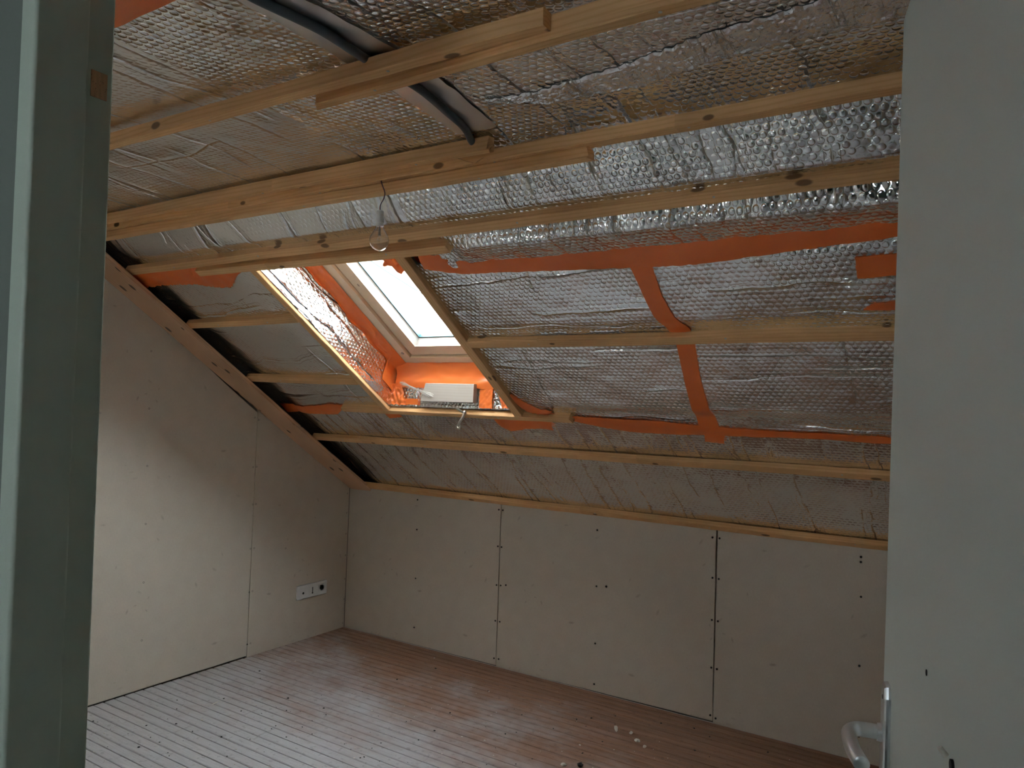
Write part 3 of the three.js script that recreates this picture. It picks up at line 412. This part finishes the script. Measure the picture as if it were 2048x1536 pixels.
// ---------- floor: grooved planks ----------
{
  const f = struct(grp('floor')); mesh('subfloor', box(-0.1, 4.4, -0.16, -0.02, -0.6, 4.7), M.core, f);
  const r = rng(5150), PW = 0.0945;
  const plank = (x0, x1, z0, wd) => {
    const c = 0.0026, gap = 0.0023, pr = [[gap, -0.02], [gap, -c], [gap + c, 0], [wd / 2 - 0.0028, 0], [wd / 2 - 0.002, -0.011], [wd / 2 + 0.002, -0.011], [wd / 2 + 0.0028, 0], [wd - gap - c, 0], [wd - gap, -c], [wd - gap, -0.02]], P = [], U = [], I = [], y0 = (r() - 0.5) * 0.0012, n = pr.length, xs = [x0 + 0.0007, x1 - 0.0007];
    for (const x of xs) for (const [z, y] of pr) { P.push(x, y + y0, z0 + z); U.push(x / 4, (z0 + z) / 4); }
    for (let k = 0; k < n - 1; k++) I.push(k, k + 1, n + k, n + k, k + 1, n + k + 1);
    for (const e of [0, n]) for (let k = 1; k < n - 1; k++) I.push(...(e ? [n, n + k, n + k + 1] : [0, k + 1, k]));
    const g = new THREE.BufferGeometry(); g.setAttribute('position', new THREE.Float32BufferAttribute(P, 3)); g.setAttribute('uv', new THREE.Float32BufferAttribute(U, 2)); g.setIndex(I); const h = g.toNonIndexed(); h.computeVertexNormals(); mesh('plank', h, M.floor, f);
  };
  for (let k = 0; k < 49; k++) { const z0 = -0.014 + k * PW; let cuts = [-0.005]; let x = 0.35 + r() * 1.6; while (x < 4.2) { cuts.push(x); x += 1.1 + r() * 1.1; } cuts.push(4.35); for (let i = 0; i < cuts.length - 1; i++) plank(cuts[i], cuts[i + 1], z0, PW); }
}
// plaster crumbs: countless specks, and the few larger chips as things
{
  const r = rng(321), L = [], D = [];
  for (let k = 0; k < 620; k++) { const x = 0.15 + r() * 2.9, z = 0.1 + Math.pow(r(), 0.8) * 2.3, q = 0.0012 + 0.0028 * r() * r(), g = new THREE.IcosahedronGeometry(q, 0); g.scale(1 + r(), 0.6 + 0.4 * r(), 1 + r()); g.rotateY(r() * 6); g.translate(x, q * 0.5 + 0.0004, z); (r() < 0.52 ? L : D).push(g); }
  const c = grp('plaster_crumbs'); c.userData.kind = 'stuff'; tag(c, 'pale and dark crumbs and grit scattered over the floorboards', 'debris'); mesh('pale_crumb', merge(L), M.chip, c); mesh('dark_crumb', merge(D), M.dark, c);
  const chip = (x, z, a, b, h, rot, label, mat = M.chip) => { const g = new THREE.IcosahedronGeometry(1, 1), p = g.attributes.position, s = rng((x * 997) | 0); const seen = {}; for (let i = 0; i < p.count; i++) { const key = [p.getX(i), p.getY(i), p.getZ(i)].map((v) => v.toFixed(3)).join(); const q = seen[key] ??= 0.75 + 0.5 * s(); p.setXYZ(i, p.getX(i) * q * a, p.getY(i) * q * h, p.getZ(i) * q * b); } g.computeVertexNormals(); const m = mesh('plaster_chip', g, mat); m.rotation.y = rot; m.position.set(x, h * 0.8, z); tag(m, label, 'debris'); };
  chip(2.008, 0.335, 0.008, 0.026, 0.007, 0.5, 'largest white plaster chip on the floor, long and narrow, near the knee wall');
  chip(2.079, 0.333, 0.007, 0.01, 0.006, 0.2, 'small white plaster chip just right of the longest chip');
  chip(2.132, 0.389, 0.013, 0.007, 0.007, 0.3, 'paired white plaster chips, flattish, right of the longest chip');
  chip(2.178, 0.42, 0.008, 0.006, 0.005, 1.2, 'white plaster chip furthest right of the small cluster');
  chip(2.035, 0.732, 0.011, 0.011, 0.009, 0.1, 'round black lump on the floor at the bottom of the view', M.dark);
  chip(1.981, 0.768, 0.012, 0.008, 0.007, 0.7, 'white plaster chip beside the round black lump');
  chip(0.398, 1.207, 0.003, 0.022, 0.002, 0.2, 'thin pale sliver lying across the boards near the gable wall');
}
// ---------- door, its frame and the landing ----------
{
  const d = struct(grp('door_1')); d.userData.label = 'plain pale grey door standing open at the right';
  // leaf: local x runs from the free edge to the hinge, y up, z away from the visible face
  const leaf = grp('door_leaf', V(3.256, 2.04, 2.124), d), A = Math.atan2(-0.9751, 0.2218);
  leaf.rotation.order = 'ZYX'; leaf.rotation.y = A; leaf.rotation.z = -0.0108;
  const lg = new RoundedBoxGeometry(0.83, 2.035, 0.04, 3, 0.003); lg.translate(0.415, -1.0175, -0.02); 
    mesh('door_panel', lg, M.door, leaf);
  // handle set at y = -1.09
  const h = grp('door_handle', V(0.065, -1.09, 0), leaf);
  const pts = [[-0.02, -0.14], [0.02, -0.14], [0.02, 0.055], [0.014, 0.071], [-0.014, 0.071], [-0.02, 0.055]];
  const pg = new THREE.ExtrudeGeometry(poly(pts), { depth: 0.003, bevelEnabled: true, bevelThickness: 0.006, bevelSize: 0.006, bevelOffset: -0.006, bevelSegments: 3 }); 
  const plate = merge([pg, new THREE.CylinderGeometry(0.0125, 0.0135, 0.006, 24).rotateX(Math.PI / 2).translate(0, 0, 0.012)]);
  mesh('handle_plate', plate, M.alu, h);
  mesh('plate_screw', new THREE.CylinderGeometry(0.0035, 0.0035, 0.002, 12).rotateX(Math.PI / 2).translate(0, 0.052, 0.0083), M.dark, h);
  const lc = new THREE.CatmullRomCurve3([V(0, 0, 0.008), V(0, 0, 0.03), V(0.003, 0, 0.043), V(0.018, 0, 0.053), V(0.045, 0, 0.055), V(0.085, 0, 0.053), V(0.122, 0, 0.047)]);
  const tube = new THREE.TubeGeometry(lc, 40, 0.0105, 18);
  { const p = tube.attributes.position; for (let i = 0; i < p.count; i++) p.setY(i, p.getY(i) * 1.0); }
  const cap = new THREE.SphereGeometry(0.0105, 16, 10); cap.scale(0.25, 1, 1); cap.translate(0.122, 0, 0.047);
  mesh('handle_lever', merge([tube, cap]), M.alu, h);
  mesh('screw_hole', new THREE.CylinderGeometry(0.0035, 0.0035, 0.001, 12).rotateX(Math.PI / 2).translate(0.34, -0.913, 0.0003), M.dark, leaf);
  mesh('wall_plug', merge([new THREE.CylinderGeometry(0.006, 0.006, 0.003, 12).rotateX(Math.PI / 2).translate(0.48, -0.955, 0.001)]), M.dark, leaf);
  mesh('plug_tab', new THREE.CylinderGeometry(0.0025, 0.003, 0.009, 10).rotateX(Math.PI / 2 - 0.9).translate(0.475, -0.945, 0.008), M.chip, leaf);
  // frame, leaning slightly out of plumb
  const fr = grp('door_frame', V(2.566, 0.72, 3.0), d); fr.rotation.z = 0.024;
  const XJ = 2.566, ZR = 2.965, F = (x0, x1, y0, y1, z0, z1, rd = 0.004) => { const g = new RoundedBoxGeometry(x1 - x0, y1 - y0, z1 - z0, 3, rd); g.translate((x0 + x1) / 2 - 2.566, (y0 + y1) / 2 - 0.72, (z0 + z1) / 2 - 3.0); return g; };
  const jl = mesh('door_jamb', F(XJ - 0.032, XJ, -0.02, 2.1, 2.999, 3.055), M.jamb, fr);
  const rb = mesh('door_rebate', F(XJ - 0.035, XJ - 0.013, -0.02, 2.08, ZR, 3.003, 0.003), M.jamb, fr);
  mesh('jamb_packing', F(XJ - 0.16, XJ - 0.03, -0.02, 2.1, 2.975, 3.046, 0.001), M.landing, fr);
  mesh('notch', box(-0.0145, -0.0122, 1.018, 1.048, -0.028, -0.01), M.redPine, fr);
  mesh('door_jamb', F(3.47, 3.505, 0, 2.075, ZR, 3.046), M.jamb, fr);
  mesh('door_head', F(XJ - 0.035, 3.505, 2.055, 2.09, ZR, 3.046), M.jamb, fr);
  const WX0 = 1.2, WX1 = 1.46, WY0 = 1.12, WY1 = 1.3;
  const wf = struct(grp('wall_front'));
  for (const q of [[0, WX0, 0.005, 2.2], [WX1, XJ - 0.085, 0.005, 2.2], [WX0, WX1, 0.005, WY0], [WX0, WX1, WY1, 2.2]]) mesh('plasterboard_panel', box(q[0], q[1], q[2], q[3], 2.958, 2.971), M.whiteWall, wf); mesh('plasterboard_panel', box(3.53, 3.76, 0.005, 2.2, 2.958, 2.971), M.whiteWall, wf); mesh('plasterboard_panel', box(XJ - 0.085, 3.53, 2.1, 2.2, 2.958, 2.971), M.whiteWall, wf);
  for (const q of [[-0.1, WX0, 0, 2.35], [WX1, XJ - 0.085, 0, 2.35], [WX0, WX1, 0, WY0], [WX0, WX1, WY1, 2.35]]) mesh('wall_panel', box(q[0], q[1], q[2], q[3], 2.972, 3.036), M.landing, wf); mesh('wall_panel', box(3.503, 3.95, 0, 2.35, 2.972, 3.036), M.landing, wf); mesh('wall_panel', box(XJ - 0.033, 3.503, 2.088, 2.35, 2.972, 3.036), M.landing, wf);
  const ld = struct(grp('wall_landing'));
  mesh('wall_panel', box(1.7, 1.78, 0, 2.4, 3.036, 4.6), M.landing, ld); mesh('wall_panel', box(4.25, 4.33, 0, 2.4, 3.036, 4.6), M.landing, ld); mesh('wall_panel', box(3.9, 4.33, 0, 2.4, 2.97, 3.036), M.landing, ld);
  for (const b of [[1.7, 2.45, 0, 2.4], [2.76, 4.33, 0, 2.4], [2.45, 2.76, 0, 1.36], [2.45, 2.76, 1.7, 2.4]]) mesh('wall_panel', box(b[0], b[1], b[2], b[3], 4.55, 4.65), M.landing, ld);
  mesh('landing_ceiling', box(1.7, 4.33, 2.36, 2.44, 2.97, 4.65), M.landing, ld);
  const w3 = struct(grp('window_3')); mesh('window_frame', merge([box(WX0, WX0 + 0.02, WY0, WY1, 2.975, 3.03), box(WX1 - 0.02, WX1, WY0, WY1, 2.975, 3.03), box(WX0 + 0.02, WX1 - 0.02, WY0, WY0 + 0.02, 2.975, 3.03), box(WX0 + 0.02, WX1 - 0.02, WY1 - 0.02, WY1, 2.975, 3.03)]), M.whitePaint, w3); const g3 = mesh('glass_pane', new THREE.PlaneGeometry(WX1 - WX0 - 0.04, WY1 - WY0 - 0.04), M.glass, w3); g3.position.set((WX0 + WX1) / 2, (WY0 + WY1) / 2, 3.0); g3.rotation.y = Math.PI;
  const w2 = struct(grp('window_2')); mesh('window_frame', merge([box(2.45, 2.48, 1.36, 1.7, 4.56, 4.62), box(2.73, 2.76, 1.36, 1.7, 4.56, 4.62), box(2.48, 2.73, 1.36, 1.39, 4.56, 4.62), box(2.48, 2.73, 1.67, 1.7, 4.56, 4.62)]), M.whitePaint, w2); const gp = mesh('glass_pane', new THREE.PlaneGeometry(0.25, 0.28), M.glass, w2); gp.position.set(2.605, 1.53, 4.59); gp.rotation.y = Math.PI;
}
renderer.render(scene, camera);
